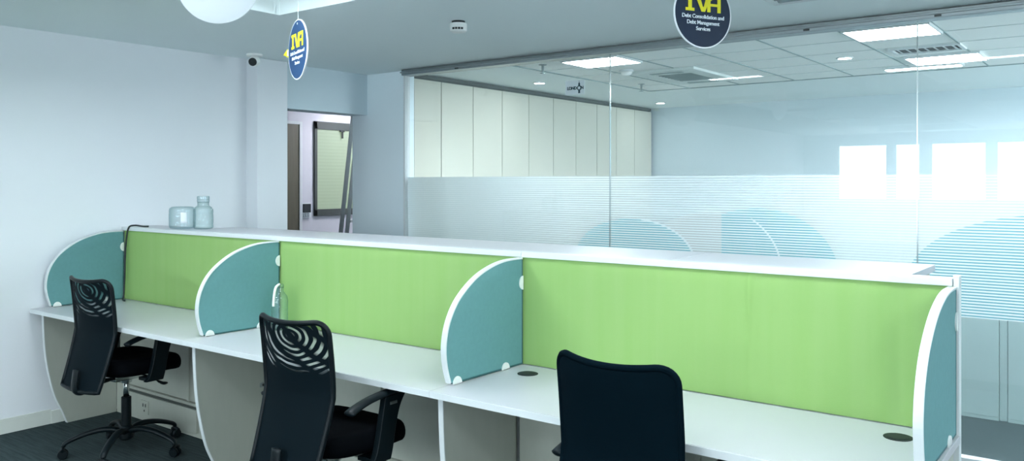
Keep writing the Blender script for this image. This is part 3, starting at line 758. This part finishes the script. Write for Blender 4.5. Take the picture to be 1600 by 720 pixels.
def inner_span(v):
    R = .055; w = back_w(1); H_ = ZT-ZB0; d = (1-v)*H_
    if d >= R: return 1
    return 1-(R/w)*(1-math.sqrt(max(0, 1-((R-d)/R)**2)))
def make_chair(label, solid_back):
    t = thing('office_chair', label, 'office chair', group='office chairs at the desks')
    # star base
    MB().lathe([(.030, .075), (.040, .085), (.042, .125), (.034, .150), (.028, .155)], seg=24).build('hub', 'black', t, 'angle')
    for k in range(5):
        a = 2*PI*k/5+.35; ca, sa = math.cos(a), math.sin(a)
        L = crom([(.025*ca, .025*sa, .122), (.10*ca, .10*sa, .142), (.20*ca, .20*sa, .128), (.298*ca, .298*sa, .092), (.318*ca, .318*sa, .070)], 5)
        rr = [.024-.010*j/(len(L)-1) for j in range(len(L))]
        lg = MB().tube(L, rr, 10, flat=(.75, 1.1)).build('leg', 'black', t, True)
        c = MB(); px_, py_ = .321*ca, .321*sa
        hx, hy = -sa, ca
        for s in (-1, 1):
            b = MB().lathe([(.012, -.010), (.024, -.009), (.0265, -.004), (.0265, .004), (.024, .009), (.012, .010)], seg=20, axis='x')
            bmesh.ops.rotate(b.bm, verts=b.bm.verts, matrix=Matrix.Rotation(math.atan2(hy, hx), 3, 'Z'))
            bmesh.ops.translate(b.bm, verts=b.bm.verts, vec=(px_+hx*.014*s, py_+hy*.014*s, .0268))
            me = bpy.data.meshes.new('tmp'); b.bm.to_mesh(me); c.bm.from_mesh(me); bpy.data.meshes.remove(me); b.bm.free()
        c.tube([(px_, py_, .028), (px_, py_, .075)], .008, 8)
        c.tube([(px_-hx*.03, py_-hy*.03, .050), (px_, py_, .060), (px_+hx*.03, py_+hy*.03, .050)], .010, 8)
        c.build('caster', 'black', lg, 'angle')
    MB().lathe([(.027, .15), (.027, .315), (.024, .318)], seg=24).build('column_cover', 'black', t, 'angle')
    MB().lathe([(.016, .31), (.016, .43)], seg=20).build('gas_lift', 'chrome', t, True)
    m = MB().box(-.075, .075, -.11, .10, .425, .462, .010); m.lathe([(.03, .40), (.034, .43)], seg=20); m.build('tilt_mechanism', 'chrome', t, 'angle')
    MB().tube(crom([(.06, .06, .440), (.15, .07, .430), (.20, .08, .412), (.245, .085, .408)], 4), [.006]*8+[.009]*2+[.013]*3, 8, flat=(.55, 1.5)).build('lever', 'black', t, True)
    # back bracket
    MB().tube(crom([(0, -.06, .440), (0, -.19, .422), (0, -.265, .390), (0, -.298, .42), (0, -.288, .52)], 5), .030, 8, flat=(.35, 1.0)).build('back_bracket', 'black', t, True)
    # seat cushion
    def seat(u, v):
        # superellipse dome, front edge drooping
        a = 2*PI*u; r = v
        ca, sa = math.cos(a), math.sin(a); e = .55
        x = .238*math.copysign(abs(ca)**e, ca); y = .225*math.copysign(abs(sa)**e, sa)
        return x, y
    s = MB(); rings = [(.10, .552), (.45, .555), (.75, .560), (.90, .558), (.97, .542), (1.0, .512), (.985, .482), (.93, .464), (.6, .460), (.1, .460)]
    rv = []
    for rr_, z in rings:
        ring = []
        for k in range(36):
            x, y = seat(k/36, 1); x *= rr_; y *= rr_
            dr = .030*max(0, (y-.08)/.16)**2; wd = 1-.07*max(0, -y/.235)
            ring.append(s.bm.verts.new((x*wd, y+.035, z-dr+.008*(abs(x)/.238)**2)))
        rv.append(ring)
    for A, B in zip(rv, rv[1:]):
        for k in range(36): s.bm.faces.new((A[k], A[(k+1) % 36], B[(k+1) % 36], B[k]))
    s.bm.faces.new(rv[0][::-1]); s.bm.faces.new(rv[-1])
    s.build('seat', 'cushion', t, True, sub=1)
    # backrest
    if solid_back:
        b = MB(); n, mm = 24, 28; V = {}
        for side in (0, 1):
            for i in range(n+1):
                for j in range(mm+1):
                    v = j/mm; u = -1+2*i/n; sp_ = inner_span(v)
                    edge = max(abs(u)**6, v**14 if v > .5 else (1-v)**30)
                    th = .026*(1-edge*.65)
                    V[side, i, j] = b.bm.verts.new(back_pt(u*sp_*1.065, v, (-th*.5 if side == 0 else th*.5)))
            for i in range(n):
                for j in range(mm): b.bm.faces.new((V[side, i, j], V[side, i+1, j], V[side, i+1, j+1], V[side, i, j+1]))
        rim = [(i, 0) for i in range(n)]+[(n, j) for j in range(mm)]+[(i, mm) for i in range(n, 0, -1)]+[(0, j) for j in range(mm, 0, -1)]
        for (a, c), (d, e) in zip(rim, rim[1:]+rim[:1]): b.bm.faces.new((V[0, a, c], V[0, d, e], V[1, d, e], V[1, a, c]))
        b.build('backrest', 'navy', t, True, sub=1)
        ol = [back_pt(u*1.045, v) for u, v in outline()]
        MB().tube(ol+[ol[0]], .0105, 8).build('edge_piping', 'navy', t, True)
    else:
        MB().grid(lambda a, v: back_pt((2*a-1)*inner_span(v), v), 24, 30).build('backrest_mesh', 'mesh', t, True)
        ol = [back_pt(u, v) for u, v in outline()]
        MB().tube(ol+[ol[0]], .0105, 8).build('backrest_frame', 'black', t, True)
        MB().grid(lambda a, v: back_pt((2*a-1)*.90, .03+v*.56, .022), 16, 14).build('lumbar_pad', 'navy', t, True, solid=.012)
    # arms
    for sx in (-1, 1):
        X = .252*sx
        rear = crom([(-.045, .440, 0), (-.020, .470, 0), (.000, .540, 0), (.016, .620, 0), (.030, .690, 0)], 5)
        frnt = crom([(.060, .440, 0), (.072, .480, 0), (.088, .560, 0), (.112, .640, 0), (.150, .696, 0)], 5)
        ar = MB().prism([(p.x, p.y) for p in rear]+[(p.x, p.y) for p in frnt[::-1]], 'x', X-.014, X+.014)
        ar.box(min(.17*sx, X), max(.17*sx, X), -.03, .05, .440, .458)
        ar = ar.build('armrest', 'black', t, 'angle', bev=.006)
        pd = crom([(X*1.01, -.155, .660), (X, -.12, .674), (X, -.05, .692), (X, .05, .704), (X, .14, .708), (X*.98, .215, .702)], 5)
        rr = [.016]+[.027]*(len(pd)-2)+[.014]
        MB().tube(pd, rr, 10, flat=(.42, 1.0)).build('arm_pad', 'black', ar, True)
        MB().box(X-.0155, X+.0155, .055, .095, .655, .668, .002).build('arm_slot', 'alu', ar)
    return t
c1 = make_chair('black mesh office chair tucked under the left desk by the wall', False)
c1.location = (-4.625, 2.455, 0); c1.rotation_euler = (0, 0, math.radians(3))
c2 = dup(c1); c2.location = (-2.645, 2.28, 0); c2.rotation_euler = (0, 0, math.radians(1)); c2['label'] = 'black mesh office chair tucked under the middle desk'
c3 = make_chair('dark office chair with a solid upholstered back at the right desk', True)
c3.location = (-1.245, 2.37, 0); c3.rotation_euler = (0, 0, math.radians(-3))

# ------------------------------------------------------------------ light and sky
w = bpy.data.worlds.new('sky'); S.world = w; w.use_nodes = True
bg = w.node_tree.nodes['Background']; bg.inputs[0].default_value = (.84, .94, 1.0, 1); bg.inputs[1].default_value = 15.0
def portal(name, loc, rot, sx, sy):
    l = bpy.data.lights.new(name, 'AREA'); l.shape = 'RECTANGLE'; l.size = sx; l.size_y = sy; l.cycles.is_portal = True
    o = bpy.data.objects.new(name, l); COL.objects.link(o); o.location = loc; o.rotation_euler = rot
portal('rear_window_portal', (-1.43, YB-.2, 1.74), (PI/2, 0, 0), 7.1, 1.14)
portal('far_window_portal', (XR+.2, 7.90, 1.30), (PI/2, 0, PI/2), 3.05, 2.12)
portal('added_right_window_portal', (XR+.2, -2.6, .95), (PI/2, 0, PI/2), 2.02, 1.22)
# unseen lamp added to light the corridor wall
cl = thing('added_corridor_light', 'unseen square panel light added to brighten the corridor behind the lintel', 'ceiling light', (-6.35, 6.3, ZC))
MB().box(-.16, .16, -.16, .16, -.02, 0, .002).build('frame', 'edge', cl)
M['led_cor'] = emit('added_corridor_led', (.95, .95, 1.05, 1), 100)
MB().box(-.145, .145, -.145, .145, -.024, -.020).build('diffuser', 'led_cor', cl)

# ------------------------------------------------------------------ camera
cam = bpy.data.cameras.new('camera'); co = bpy.data.objects.new('camera', cam); COL.objects.link(co)
co.location = (0, 0, CAM_H); co.rotation_euler = (PI/2, 0, YAW)
cam.sensor_width = 36; cam.lens = 1299/1600*36; cam.shift_y = -(360-285.2)/1600; cam.clip_start = .05
S.camera = co
vs = S.view_settings; vs.view_transform = 'Standard'; vs.look = 'None'; vs.exposure = 0.0; vs.gamma = 1; vs.use_curve_mapping = False
cy = S.cycles
cy.use_denoising = True; cy.max_bounces = 10; cy.diffuse_bounces = 5; cy.glossy_bounces = 4; cy.transmission_bounces = 6; cy.transparent_max_bounces = 16
cy.caustics_reflective = False; cy.caustics_refractive = False; cy.sample_clamp_indirect = 8
